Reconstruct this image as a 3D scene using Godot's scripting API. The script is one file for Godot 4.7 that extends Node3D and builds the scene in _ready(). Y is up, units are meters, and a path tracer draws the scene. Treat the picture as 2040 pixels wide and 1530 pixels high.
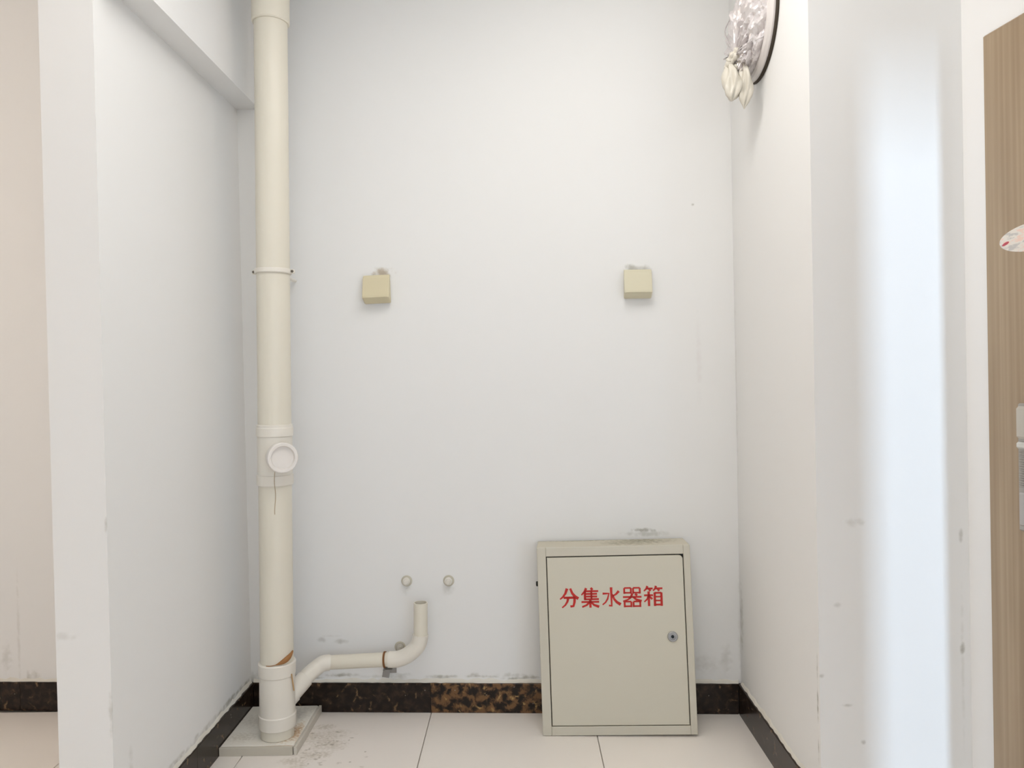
extends Node3D
# A corner of a stairwell hall: alcove with a soil pipe, a manifold cabinet and capped services.
# Plan: x to the right, z towards the photographer, metres. The back wall stands at z = -2.789 + 0.05 x.

const EYE := 1.25
const BACK_Z := -2.789
const BACK_K := 0.05
const XL := -1.042        # right face of the partition (left side of the alcove)
const XP := -1.179        # left face of the partition
const ZL := -1.876        # end face of the partition
const XR := 0.788         # left face of the pier (right side of the alcove)
const ZR := -2.017        # front face of the pier
const XC := 1.192         # inner corner between the pier and the entrance wall
const DK := 0.15          # the entrance wall opens outwards: dx per dz
const CEIL := 2.735
const SK := 0.11          # skirting height
const SKT := 0.012        # skirting thickness

var names := {}
var M := {}
var rng := RandomNumberGenerator.new()

# ------------------------------------------------------------------ naming
func numbered(called: String) -> String:
	if not names.has(called):
		names[called] = 0
		return called
	names[called] += 1
	return "%s_%03d" % [called, names[called]]

func tag(o: Node3D, label: String, category: String, group := "", kind := "") -> Node3D:
	o.set_meta("label", label)
	o.set_meta("category", category)
	if group != "": o.set_meta("group", group)
	if kind != "": o.set_meta("kind", kind)
	return o

func thing(called: String, label: String, category: String, at := Vector3.ZERO, basis := Basis.IDENTITY, group := "", kind := "") -> Node3D:
	var o := Node3D.new()
	o.name = numbered(called)
	o.transform = Transform3D(basis, at)
	add_child(o)
	tag(o, label, category, group, kind)
	return o

func part(called: String, st: SurfaceTool, mat: Material, parent: Node3D = null) -> MeshInstance3D:
	var mi := MeshInstance3D.new()
	st.generate_normals()
	mi.mesh = st.commit()
	mi.material_override = mat
	mi.cast_shadow = GeometryInstance3D.SHADOW_CASTING_SETTING_ON
	if parent == null:
		mi.name = numbered(called)
		add_child(mi)
	else:
		mi.name = called
		parent.add_child(mi, true)
	return mi

# ------------------------------------------------------------------ shapes
func mb(smooth := false) -> SurfaceTool:
	var st := SurfaceTool.new()
	st.begin(Mesh.PRIMITIVE_TRIANGLES)
	st.set_smooth_group(0 if smooth else -1)
	return st

func tri(st: SurfaceTool, a: Vector3, b: Vector3, c: Vector3, n: Vector3, ua := Vector2.ZERO, ub := Vector2.ZERO, uc := Vector2.ZERO) -> void:
	if (c - a).cross(b - a).dot(n) >= 0.0:
		st.set_uv(ua); st.add_vertex(a); st.set_uv(ub); st.add_vertex(b); st.set_uv(uc); st.add_vertex(c)
	else:
		st.set_uv(ua); st.add_vertex(a); st.set_uv(uc); st.add_vertex(c); st.set_uv(ub); st.add_vertex(b)

func quad(st: SurfaceTool, a: Vector3, b: Vector3, c: Vector3, d: Vector3, n: Vector3, uv := [Vector2(0, 1), Vector2(1, 1), Vector2(1, 0), Vector2(0, 0)]) -> void:
	tri(st, a, b, c, n, uv[0], uv[1], uv[2])
	tri(st, a, c, d, n, uv[0], uv[2], uv[3])

# a box with chamfered edges; the six faces carry 0..1 texture coordinates
func cbox(st: SurfaceTool, c: Vector3, s: Vector3, bev := 0.002, t := Transform3D.IDENTITY) -> void:
	var h := s * 0.5
	bev = minf(bev, minf(h.x, minf(h.y, h.z)) * 0.9)
	var axes := [Vector3.RIGHT, Vector3.UP, Vector3.BACK]
	var tb := t.basis
	for i in 3:
		for sg in [-1.0, 1.0]:
			var n: Vector3 = axes[i] * sg
			var u: Vector3 = axes[(i + 1) % 3]
			var v: Vector3 = axes[(i + 2) % 3]
			if i == 0: u = Vector3.BACK; v = Vector3.UP
			if i == 2: u = Vector3.RIGHT; v = Vector3.UP
			if i == 1: u = Vector3.RIGHT; v = Vector3.BACK
			var hu: float = absf(h.dot(u)) - bev
			var hv: float = absf(h.dot(v)) - bev
			var o: Vector3 = c + n * absf(h.dot(n))
			quad(st, t * (o - u * hu - v * hv), t * (o + u * hu - v * hv), t * (o + u * hu + v * hv), t * (o - u * hu + v * hv), tb * n)
	for i in 3:
		var w: Vector3 = axes[i]
		var p: Vector3 = axes[(i + 1) % 3]
		var q: Vector3 = axes[(i + 2) % 3]
		for sp in [-1.0, 1.0]:
			for sq in [-1.0, 1.0]:
				var a1: Vector3 = c + p * sp * h.dot(p) + q * sq * (h.dot(q) - bev)
				var a2: Vector3 = c + p * sp * (h.dot(p) - bev) + q * sq * h.dot(q)
				var l: Vector3 = w * (h.dot(w) - bev)
				quad(st, t * (a1 - l), t * (a1 + l), t * (a2 + l), t * (a2 - l), tb * (p * sp + q * sq))
	for sx in [-1.0, 1.0]:
		for sy in [-1.0, 1.0]:
			for sz in [-1.0, 1.0]:
				var k := Vector3(sx, sy, sz)
				var e := c + k * h
				tri(st, t * (e - Vector3(0, sy, sz) * bev), t * (e - Vector3(sx, 0, sz) * bev), t * (e - Vector3(sx, sy, 0) * bev), tb * k)

# upright prism on a plan outline; u runs along the outline in metres, v is 2.75 m minus the height
func prism(st: SurfaceTool, plan: Array, y0: float, y1: float) -> void:
	var poly := PackedVector2Array()
	for p in plan: poly.append(p)
	var area := 0.0
	for i in poly.size():
		area += poly[i].cross(poly[(i + 1) % poly.size()])
	var run := 0.0
	for i in poly.size():
		var a := poly[i]
		var b := poly[(i + 1) % poly.size()]
		var d := b - a
		var n := Vector2(d.y, -d.x) * signf(area)
		var l := d.length()
		quad(st, Vector3(a.x, y0, a.y), Vector3(b.x, y0, b.y), Vector3(b.x, y1, b.y), Vector3(a.x, y1, a.y), Vector3(n.x, 0, n.y), [Vector2(run, 2.75 - y0), Vector2(run + l, 2.75 - y0), Vector2(run + l, 2.75 - y1), Vector2(run, 2.75 - y1)])
		run += l
	var idx := Geometry2D.triangulate_polygon(poly)
	for k in range(0, idx.size(), 3):
		var p0 := poly[idx[k]]; var p1 := poly[idx[k + 1]]; var p2 := poly[idx[k + 2]]
		tri(st, Vector3(p0.x, y1, p0.y), Vector3(p1.x, y1, p1.y), Vector3(p2.x, y1, p2.y), Vector3.UP, p0, p1, p2)
		tri(st, Vector3(p0.x, y0, p0.y), Vector3(p1.x, y0, p1.y), Vector3(p2.x, y0, p2.y), Vector3.DOWN, p0, p1, p2)

# round sweep along points, one radius for each; ends closed when asked
func tube(st: SurfaceTool, pts: Array, rad: Array, sides := 40, caps := true) -> void:
	var rings := []
	var up := Vector3.ZERO
	for i in pts.size():
		var dir: Vector3
		if i == 0: dir = pts[1] - pts[0]
		elif i == pts.size() - 1: dir = pts[i] - pts[i - 1]
		else: dir = (pts[i] - pts[i - 1]).normalized() + (pts[i + 1] - pts[i]).normalized()
		if dir.length() < 1e-7: dir = Vector3.UP
		dir = dir.normalized()
		if up == Vector3.ZERO:
			up = dir.cross(Vector3(0.3, 0.2, 1)).normalized()
		up = (up - dir * up.dot(dir)).normalized()
		var side := dir.cross(up)
		var ring := []
		for k in sides:
			var a := TAU * k / sides
			ring.append(pts[i] + (up * cos(a) + side * sin(a)) * float(rad[i]))
		rings.append(ring)
	for i in pts.size() - 1:
		var d: Vector3 = pts[i + 1] - pts[i]
		for k in sides:
			var j := (k + 1) % sides
			var mid: Vector3 = (rings[i][k] + rings[i + 1][j]) * 0.5 - (pts[i] + pts[i + 1]) * 0.5
			if d.length() < 1e-5:
				mid = (pts[i] - pts[maxi(i - 1, 0)]) * (1.0 if rad[i + 1] < rad[i] else -1.0)
			quad(st, rings[i][k], rings[i][j], rings[i + 1][j], rings[i + 1][k], mid + d * ((rad[i] - rad[i + 1]) / maxf(d.length(), 1e-5) / maxf(d.length(), 1e-5)) * float(rad[i]), [Vector2(float(k) / sides, float(i)), Vector2(float(k + 1) / sides, float(i)), Vector2(float(k + 1) / sides, float(i + 1)), Vector2(float(k) / sides, float(i + 1))])
	if caps:
		st.set_smooth_group(-1)
		for e in [0, pts.size() - 1]:
			var o: Vector3 = pts[e]
			var n: Vector3 = (pts[0] - pts[1]) if e == 0 else (pts[e] - pts[e - 1])
			for k in sides:
				tri(st, o, rings[e][k], rings[e][(k + 1) % sides], n)
		st.set_smooth_group(0)

# turned profile: pairs (distance along the axis, radius); each pair of points shades flat along its length
func lathe(st: SurfaceTool, o: Vector3, axis: Vector3, prof: Array, sides := 48) -> void:
	axis = axis.normalized()
	var u := axis.cross(Vector3(0.13, 0.9, 0.41)).normalized()
	var v := axis.cross(u)
	for i in prof.size() - 1:
		var p: Vector2 = prof[i]
		var q: Vector2 = prof[i + 1]
		if p.distance_to(q) < 1e-6: continue
		st.set_smooth_group(i + 1)
		var tang := (q - p).normalized()
		var nn := Vector2(-tang.y, tang.x)     # (along, radial)
		for k in sides:
			var a := TAU * k / sides
			var b := TAU * (k + 1) / sides
			var ra := u * cos(a) + v * sin(a)
			var rb := u * cos(b) + v * sin(b)
			var n := axis * nn.x + (ra + rb).normalized() * nn.y
			quad(st, o + axis * p.x + ra * p.y, o + axis * p.x + rb * p.y, o + axis * q.x + rb * q.y, o + axis * q.x + ra * q.y, n, [Vector2(float(k) / sides, p.x), Vector2(float(k + 1) / sides, p.x), Vector2(float(k + 1) / sides, q.x), Vector2(float(k) / sides, q.x)])

func smooth_path(pts: Array, steps := 8) -> Array:
	var c := Curve3D.new()
	for i in pts.size():
		var t := Vector3.ZERO
		if i > 0 and i < pts.size() - 1: t = (pts[i + 1] - pts[i - 1]) / 6.0
		c.add_point(pts[i], -t, t)
	var out := []
	for i in pts.size() - 1:
		for k in steps: out.append(c.sample(i, float(k) / steps))
	out.append(pts[-1])
	return out

func fill_array(v: float, n: int) -> Array:
	var a := []
	a.resize(n)
	a.fill(v)
	return a

func back_z(x: float, off := 0.0) -> float:
	return BACK_Z + BACK_K * x + off

# ------------------------------------------------------------------ materials
func mat(c: Color, rough := 0.8, metal := 0.0, spec := 0.5) -> StandardMaterial3D:
	var m := StandardMaterial3D.new()
	m.albedo_color = c
	m.roughness = rough
	m.metallic = metal
	m.metallic_specular = spec
	return m

func noise_tex(freq: float, seed_: int, normal := false, strength := 1.0, size := 256) -> NoiseTexture2D:
	var n := FastNoiseLite.new()
	n.seed = seed_
	n.frequency = freq
	n.fractal_octaves = 4
	var t := NoiseTexture2D.new()
	t.noise = n
	t.width = size
	t.height = size
	t.seamless = true
	t.as_normal_map = normal
	t.bump_strength = strength
	return t

# paint with its scuffs and tone patches: blots are [x, y, rx, ry, colour, strength]
func paint_image(w: float, h: float, ppm: float, base: Color, blots: Array, seed_: int) -> ImageTexture:
	var im := Image.create(int(w * ppm), int(h * ppm), false, Image.FORMAT_RGB8)
	im.fill(base)
	var n := FastNoiseLite.new()
	n.seed = seed_
	n.frequency = 0.035
	n.fractal_octaves = 4
	for b in blots:
		var cx: float = b[0] * ppm
		var cy: float = (h - b[1]) * ppm
		var rx: float = maxf(b[2] * ppm, 0.8)
		var ry: float = maxf(b[3] * ppm, 0.8)
		var col: Color = b[4]
		for y in range(maxi(0, int(cy - ry * 1.5)), mini(im.get_height(), int(cy + ry * 1.5) + 2)):
			for x in range(maxi(0, int(cx - rx * 1.5)), mini(im.get_width(), int(cx + rx * 1.5) + 2)):
				var d := Vector2((x - cx) / rx, (y - cy) / ry).length()
				var k := clampf((1.25 - d) * 0.8 + n.get_noise_2d(x * 2.0, y * 2.0) * 0.9, 0.0, 1.0) * smoothstep(1.5, 0.8, d) * float(b[5])
				if d > 1.5: k = 0.0
				if k > 0.0: im.set_pixel(x, y, im.get_pixel(x, y).lerp(col, k))
	return ImageTexture.create_from_image(im)

func wall_mat(w := 0.0, blots := [], seed_ := 1) -> StandardMaterial3D:
	var base := Color(0.943, 0.943, 0.941)
	var m := mat(base, 0.85, 0.0, 0.35)
	if w > 0.0:
		m.albedo_color = Color.WHITE
		m.albedo_texture = paint_image(w, 2.75, 420.0, base, blots, seed_)
		m.uv1_scale = Vector3(1.0 / w, 1.0 / 2.75, 1)
	return m

func marble_tex(w: int, h: int, seed_: int, brown: float) -> ImageTexture:
	var im := Image.create(w, h, false, Image.FORMAT_RGB8)
	var a := FastNoiseLite.new()
	a.seed = seed_; a.frequency = 0.026; a.fractal_octaves = 5
	a.domain_warp_enabled = true; a.domain_warp_amplitude = 28.0; a.domain_warp_frequency = 0.02
	var v := FastNoiseLite.new()
	v.seed = seed_ + 7; v.frequency = 0.011; v.fractal_octaves = 3; v.fractal_type = FastNoiseLite.FRACTAL_RIDGED
	v.domain_warp_enabled = true; v.domain_warp_amplitude = 22.0; v.domain_warp_frequency = 0.014
	var c := FastNoiseLite.new()
	c.seed = seed_ + 19; c.noise_type = FastNoiseLite.TYPE_CELLULAR; c.frequency = 0.022
	c.cellular_return_type = FastNoiseLite.RETURN_DISTANCE2_SUB
	c.domain_warp_enabled = true; c.domain_warp_amplitude = 16.0; c.domain_warp_frequency = 0.03
	var dark := Color(0.135, 0.105, 0.09)
	var mid := Color(0.235, 0.185, 0.155).lerp(Color(0.47, 0.345, 0.23), brown)
	var gold := Color(0.50, 0.40, 0.29).lerp(Color(0.72, 0.58, 0.38), brown)
	for y in h:
		for x in w:
			var t := clampf(a.get_noise_2d(x, y) * (1.3 + 0.6 * brown) + 0.3 + 0.22 * brown, 0.0, 1.0)
			var col := dark.lerp(mid, t)
			var r := v.get_noise_2d(x, y)
			var g := clampf(a.get_noise_2d(y * 0.6 + 300.0, x * 0.6) * 2.2 + 0.25, 0.0, 1.0)
			if r > 0.56: col = col.lerp(gold, clampf((r - 0.56) * 4.0, 0.0, 0.9) * g)
			var e := c.get_noise_2d(x, y)
			if e < -0.93: col = col.lerp(gold, clampf((-0.93 - e) * 14.0, 0.0, 0.75) * g)
			im.set_pixel(x, y, col)
	# a few pale calcite specks
	var rg := RandomNumberGenerator.new()
	rg.seed = seed_
	for k in 5:
		var px := rg.randi_range(6, w - 7)
		var py := rg.randi_range(6, h - 7)
		for dy in range(-3, 4):
			for dx in range(-3, 4):
				var f := clampf(1.3 - Vector2(dx, dy).length() / 2.2, 0.0, 1.0)
				im.set_pixel(px + dx, py + dy, im.get_pixel(px + dx, py + dy).lerp(Color(0.7, 0.67, 0.62), f * 0.8))
	return ImageTexture.create_from_image(im)

func make_materials() -> void:
	M.wall = wall_mat()
	M.ceiling = mat(Color(0.943, 0.943, 0.941), 0.9)
	M.pvc = mat(Color(0.90, 0.878, 0.82), 0.38)
	M.pvc_new = mat(Color(0.92, 0.90, 0.86), 0.33)
	M.rust = mat(Color(0.50, 0.33, 0.19), 0.9)
	M.resin = mat(Color(0.62, 0.43, 0.24), 0.6)
	M.galv = mat(Color(0.60, 0.59, 0.58), 0.5, 0.4)
	M.grout = mat(Color(0.78, 0.76, 0.73), 0.9)
	M.putty = mat(Color(0.89, 0.875, 0.835), 0.95)
	M.cabinet = mat(Color(0.83, 0.81, 0.745), 0.5)
	M.cabinet_edge = mat(Color(0.81, 0.79, 0.73), 0.5)
	M.dark = mat(Color(0.13, 0.13, 0.12), 0.7)
	M.red = mat(Color(0.76, 0.17, 0.15), 0.7)
	M.chrome = mat(Color(0.62, 0.62, 0.62), 0.38, 0.7)
	M.nickel = mat(Color(0.70, 0.675, 0.64), 0.36, 0.8)
	M.socket = mat(Color(0.85, 0.825, 0.725), 0.5)
	M.socket_old = mat(Color(0.85, 0.81, 0.685), 0.5)
	M.cement = mat(Color(0.80, 0.77, 0.71), 0.9)
	for i in 3:
		var m := mat(Color.WHITE, 0.2, 0.0, 0.35)
		m.albedo_texture = marble_tex(620, 110, 11 + i * 13, 0.0)
		M["marble%d" % i] = m
	var mbr := mat(Color.WHITE, 0.25, 0.0, 0.35)
	mbr.albedo_texture = marble_tex(620, 110, 91, 1.0)
	M.marble_brown = mbr
	M.tile = mat(Color(0.965, 0.94, 0.91), 0.3)

# ------------------------------------------------------------------ scene
func _ready() -> void:
	rng.seed = 4
	# camera
	var cam := Camera3D.new()
	cam.name = "camera"
	cam.position = Vector3(0, EYE, 0)
	cam.basis = Basis(Vector3.UP, 0.0095) * Basis(Vector3.RIGHT, -0.0105) * Basis(Vector3.BACK, -0.0215)
	cam.fov = rad_to_deg(2.0 * atan(765.0 / 1500.0))
	cam.near = 0.02
	add_child(cam)
	cam.current = true
	# air outside and exposure
	var env := Environment.new()
	env.background_mode = Environment.BG_COLOR
	env.background_color = Color(0.75, 0.82, 0.92)
	env.background_energy_multiplier = 1.0
	env.tonemap_mode = Environment.TONE_MAPPER_LINEAR
	env.tonemap_exposure = 1.0
	env.sdfgi_enabled = true
	env.ssao_enabled = true
	env.ssil_enabled = true
	var we := WorldEnvironment.new()
	we.name = "air"
	we.environment = env
	add_child(we)
	# unseen lamps and windows, placed for their light (fittings built with them)
	make_materials()
	unseen_ceiling_lamp(Vector3(0.3, CEIL, -1.95), Color(1.0, 0.985, 0.96), 0.135, "unseen round ceiling lamp above the alcove mouth, placed to light the back wall")  # out of view; placed for the back wall glow and the pipe shadow
	unseen_ceiling_lamp(Vector3(-2.75, CEIL, -1.1), Color(1.0, 0.925, 0.855), 0.80, "unseen round warm ceiling lamp, placed to light the side passage and the partition end")  # out of view; warms the passage and the partition end face
	added_fill_panel(Vector3(-0.1, CEIL, -1.5), Vector2(1.2, 0.6), Color(1.0, 0.985, 0.97), 0.88)
	added_fill_window(Vector3(0.1, 1.3, 2.0), Vector2(2.8, 2.1), Color(0.985, 0.99, 0.985), 0.45)
	unseen_slot(Vector3(2.25, 1.9, 4.2), Vector2(0.05, 0.2), 23.0)

	build_shell()
	build_floor()
	build_baseboards()
	build_drain()
	build_cabinet()
	build_sockets()
	build_plugs()
	build_vent()
	build_door()

# ---------------------------------------------------------------- lights
func unseen_ceiling_lamp(at: Vector3, col: Color, energy: float, label: String) -> void:
	var t := thing("unseen_ceiling_lamp", label, "ceiling lamp", at)
	var st := mb(true)
	lathe(st, Vector3.ZERO, Vector3.DOWN, [Vector2(0, 0), Vector2(0, 0.09), Vector2(0.018, 0.09), Vector2(0.018, 0.0)], 40)
	part("base", st, mat(Color(0.9, 0.9, 0.9), 0.4), t)
	var s2 := mb(true)
	var prof := []
	for k in 9:
		var a := PI / 2 * k / 8.0
		prof.append(Vector2(0.0185 + 0.05 * sin(a), 0.08 * cos(a)))
	lathe(s2, Vector3.ZERO, Vector3.DOWN, prof, 40)
	var e := mat(Color(0.95, 0.95, 0.93), 0.4)
	e.emission_enabled = true
	e.emission = col
	e.emission_energy_multiplier = 2.0
	part("glowing_shade", s2, e, t)
	var l := OmniLight3D.new()
	l.name = "bulb_light"
	l.position = Vector3(0, -0.11, 0)
	l.light_color = col
	l.light_energy = energy
	l.light_size = 0.07
	l.omni_range = 14.0
	l.omni_attenuation = 2.0
	l.shadow_enabled = true
	t.add_child(l)

func added_fill_panel(at: Vector3, size: Vector2, col: Color, energy: float) -> void:  # added fill light, brightens the floor and the lower walls
	var t := thing("added_fill_panel", "added fill light panel on the ceiling, out of view, brightening floor and walls", "added fill light", at)
	var st := mb()
	for sg in [-1.0, 1.0]:
		cbox(st, Vector3(sg * (size.x / 2 + 0.012), -0.013, 0), Vector3(0.024, 0.026, size.y + 0.048), 0.003)
		cbox(st, Vector3(0, -0.013, sg * (size.y / 2 + 0.012)), Vector3(size.x, 0.026, 0.024), 0.003)
	part("panel_frame", st, mat(Color(0.9, 0.9, 0.9), 0.4), t)
	st = mb()
	cbox(st, Vector3(0, -0.012, 0), Vector3(size.x, 0.012, size.y), 0.001)
	var e := mat(Color(0.93, 0.93, 0.92), 0.4)
	e.emission_enabled = true
	e.emission = col
	e.emission_energy_multiplier = 1.5
	part("diffuser", st, e, t)
	var l := AreaLight3D.new()
	l.name = "fill_panel_light"
	l.position = Vector3(0, -0.022, 0)
	l.rotation.x = -PI / 2
	l.area_size = size
	l.light_color = col
	l.light_energy = energy
	l.area_range = 14.0
	l.area_attenuation = 2.0
	l.shadow_enabled = true
	t.add_child(l)

func added_fill_window(at: Vector3, size: Vector2, col: Color, energy: float) -> void:  # added window behind the camera, serves as soft fill
	var t := thing("window_2", "added wide four-pane window behind the photographer, out of view, giving soft fill light", "window", at, Basis.IDENTITY, "", "structure")
	var e := mat(Color(0.9, 0.92, 0.95), 0.3)
	e.emission_enabled = true
	e.emission = col
	e.emission_energy_multiplier = 1.0
	var w := size.x / 4.0
	for k in 4:
		var st := mb()
		cbox(st, Vector3(-size.x / 2 + w * (k + 0.5), 0, 0.05), Vector3(w, size.y, 0.01), 0.001)
		part("pane", st, e, t)
	var fr := mb()
	for k in 5:
		cbox(fr, Vector3(-size.x / 2 + w * k, 0, 0.04), Vector3(0.05, size.y, 0.05))
	for sg in [-1.0, 1.0]:
		cbox(fr, Vector3(0, sg * size.y / 2, 0.04), Vector3(size.x, 0.05, 0.05))
	part("window_frame", fr, mat(Color(0.9, 0.9, 0.9), 0.4), t)
	var l := AreaLight3D.new()
	l.name = "added_fill_light"
	l.position = Vector3(0, 0, -0.01)
	l.area_size = size
	l.light_color = col
	l.light_energy = energy
	l.area_range = 20.0
	l.area_attenuation = 2.0
	l.shadow_enabled = true
	t.add_child(l)

func unseen_slot(at: Vector3, size: Vector2, energy: float) -> void:  # unseen source, sized to make the bright band on the pier
	var t := thing("window_1", "unseen small bright window slot, placed to throw the light band on the right pier", "window", at, Basis.IDENTITY, "", "structure")
	var st := mb()
	cbox(st, Vector3(0, 0, 0), Vector3(size.x, size.y, 0.01), 0.001)
	var e := mat(Color(0.9, 0.93, 1.0), 0.2)
	e.emission_enabled = true
	e.emission = Color(0.80, 0.90, 1.0)
	e.emission_energy_multiplier = 3.0
	part("pane", st, e, t)
	var fr := mb()
	for s in [-1.0, 1.0]:
		cbox(fr, Vector3(s * (size.x / 2 + 0.015), 0, -0.01), Vector3(0.03, size.y + 0.06, 0.04))
		cbox(fr, Vector3(0, s * (size.y / 2 + 0.015), -0.01), Vector3(size.x, 0.03, 0.04))
	part("window_frame", fr, mat(Color(0.9, 0.9, 0.9), 0.4), t)
	var l := AreaLight3D.new()
	l.name = "added_fill_light"
	l.position = Vector3(0, 0, -0.012)
	l.area_size = size
	l.light_color = Color(0.80, 0.90, 1.0)
	l.light_energy = energy
	l.area_range = 20.0
	l.area_attenuation = 2.0
	l.shadow_enabled = true
	t.add_child(l)

# ---------------------------------------------------------------- shell
func build_shell() -> void:
	var G := Color(0.55, 0.54, 0.50)
	var G2 := Color(0.66, 0.65, 0.61)
	# back wall, from the far left room to behind the pier; its outline starts at the left inner corner
	var x0 := XL
	var blots := [
		[1.69, 1.862, 0.006, 0.005, G, 0.5],
		[0.275, 0.27, 0.016, 0.010, G, 0.22], [0.352, 0.265, 0.024, 0.009, G, 0.30], [0.31, 0.285, 0.03, 0.004, G, 0.12],
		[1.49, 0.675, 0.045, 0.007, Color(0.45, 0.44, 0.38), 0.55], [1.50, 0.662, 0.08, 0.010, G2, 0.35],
		[1.70, 1.30, 0.010, 0.12, Color(0.84, 0.79, 0.79), 0.12],
		[0.535, 1.648, 0.045, 0.017, Color(0.72, 0.67, 0.60), 0.85], [0.472, 1.60, 0.012, 0.035, Color(0.78, 0.72, 0.66), 0.35],
		[1.455, 1.638, 0.016, 0.014, Color(0.66, 0.65, 0.61), 0.7], [1.495, 1.637, 0.038, 0.012, Color(0.74, 0.73, 0.70), 0.7], [1.531, 1.612, 0.007, 0.018, Color(0.70, 0.69, 0.63), 0.5],
		[0.60, 0.472, 0.02, 0.03, G2, 0.16], [0.76, 0.468, 0.02, 0.03, G2, 0.18],  # soft grey patches just below the two white plugs
		[1.78, 0.2, 0.02, 0.05, G2, 0.2], [1.70, 0.18, 0.05, 0.03, G2, 0.15],
		[0.0, 0.12, 0.05, 0.03, G2, 0.4], [1.83, 0.3, 0.006, 0.2, G2, 0.15],
	]
	for k in 26:
		blots.append([rng.randf_range(0.15, 1.12), 0.128 + rng.randf_range(-0.006, 0.012), rng.randf_range(0.01, 0.06), rng.randf_range(0.004, 0.009), G2, rng.randf_range(0.2, 0.5)])
	var plan := [Vector2(XL, back_z(XL)), Vector2(2.0, back_z(2.0)), Vector2(2.0, -3.25), Vector2(-3.6, -3.25), Vector2(-3.6, back_z(-3.6))]
	var st := mb()
	prism(st, plan, 0.0, CEIL)
	tag(part("wall_back", st, wall_mat(1.86, blots, 3)), "white painted back wall of the alcove above the dark marble skirting", "wall", "", "structure")

	# partition on the left of the alcove: right face first, then its end face
	blots = [[0.88, 0.2, 0.012, 0.1, G2, 0.2], [0.966, 0.42, 0.006, 0.05, G2, 0.3], [1.08, 0.62, 0.03, 0.01, G2, 0.15], [0.3, 0.125, 0.3, 0.012, G2, 0.3], [0.966, 0.9, 0.004, 0.02, G, 0.3]]
	for k in 16:
		blots.append([rng.randf_range(0.05, 0.75), 0.127 + rng.randf_range(-0.004, 0.01), rng.randf_range(0.01, 0.05), rng.randf_range(0.004, 0.008), G2, rng.randf_range(0.2, 0.45)])
	plan = [Vector2(XL, back_z(XL)), Vector2(XL, ZL), Vector2(XP, ZL), Vector2(XP, back_z(XP))]
	st = mb()
	prism(st, plan, 0.0, CEIL)
	tag(part("wall_left", st, wall_mat(1.10, blots, 5)), "white partition wall with a narrow end face left of the pipe", "wall", "", "structure")

	# beam along the partition, over the alcove
	st = mb()
	prism(st, [Vector2(XL, back_z(XL)), Vector2(-0.957, back_z(-0.957)), Vector2(-0.957, ZL), Vector2(XL, ZL)], 2.276, CEIL)
	tag(part("trim_1", st, M.wall), "white boxed beam running along the top of the left partition", "beam", "", "structure")

	# pier on the right: alcove side first, then the face towards the hall
	blots = [[0.715, 0.35, 0.004, 0.05, G, 0.6], [0.716, 0.22, 0.004, 0.03, G, 0.5], [0.716, 0.45, 0.004, 0.03, G, 0.35], [0.80, 0.35, 0.015, 0.004, G, 0.3], [0.735, 0.43, 0.008, 0.006, G, 0.35], [0.845, 0.25, 0.006, 0.006, G, 0.35], [0.78, 0.62, 0.01, 0.006, G, 0.2], [0.83, 0.84, 0.03, 0.01, G2, 0.2],
		[1.112, 0.5, 0.006, 0.02, G, 0.45], [1.112, 0.8, 0.005, 0.02, G, 0.3], [1.112, 0.45, 0.004, 0.2, G2, 0.12],
		[0.02, 0.35, 0.02, 0.12, G2, 0.3], [0.01, 1.2, 0.006, 0.3, G2, 0.15]]
	plan = [Vector2(XR, back_z(XR)), Vector2(XR, ZR), Vector2(XC, ZR), Vector2(2.0, ZR + 0.02), Vector2(2.0, back_z(2.0))]
	st = mb()
	prism(st, plan, 0.0, CEIL)
	tag(part("wall_right", st, wall_mat(1.14, blots, 9)), "white pier wall right of the cabinet, catching a bright band of daylight", "wall", "", "structure")

	# entrance wall with the brown door
	st = mb()
	var ex := XC + DK * (0.0 - ZR)  # wall ends out of view where it trims the band on the pier
	prism(st, [Vector2(XC, ZR), Vector2(ex, 0.0), Vector2(ex + 0.2, 0.0), Vector2(XC + 0.2, ZR + 0.02)], 0.0, CEIL)
	tag(part("wall_entrance", st, M.wall), "white wall beside the brown entrance door at the right edge", "wall", "", "structure")

	# unseen rest of the hall; doorway and lobby shaped for the light band
	st = mb()
	prism(st, [Vector2(-3.4, -3.2), Vector2(-3.4, 4.4), Vector2(-3.6, 4.4), Vector2(-3.6, -3.2)], 0.0, CEIL)
	tag(part("wall_passage", st, M.wall), "plain white wall at the far left end of the side passage", "wall", "", "structure")
	st = mb()
	prism(st, [Vector2(-3.4, 2.0), Vector2(-1.3, 2.0), Vector2(-1.3, 2.14), Vector2(-3.4, 2.14)], 0.0, CEIL)
	prism(st, [Vector2(-1.3, 2.0), Vector2(1.5, 2.0), Vector2(1.5, 2.14), Vector2(-1.3, 2.14)], 0.0, 0.25)
	prism(st, [Vector2(-1.3, 2.0), Vector2(1.5, 2.0), Vector2(1.5, 2.14), Vector2(-1.3, 2.14)], 2.35, CEIL)
	prism(st, [Vector2(1.5, 2.0), Vector2(1.79, 2.0), Vector2(1.79, 2.14), Vector2(1.5, 2.14)], 0.0, CEIL)  # jamb set to cut the left edge of the band
	prism(st, [Vector2(1.79, 2.0), Vector2(2.7, 2.0), Vector2(2.7, 2.14), Vector2(1.79, 2.14)], 1.93, CEIL)  # head height set to end the band at its top
	tag(part("unseen_wall_front", st, M.wall), "unseen white wall behind the photographer, with an added window and a doorway shaped to cut the light band", "wall", "", "structure")
	st = mb()
	prism(st, [Vector2(2.7, -0.2), Vector2(2.9, -0.2), Vector2(2.9, 4.4), Vector2(2.7, 4.4)], 0.0, CEIL)
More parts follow.
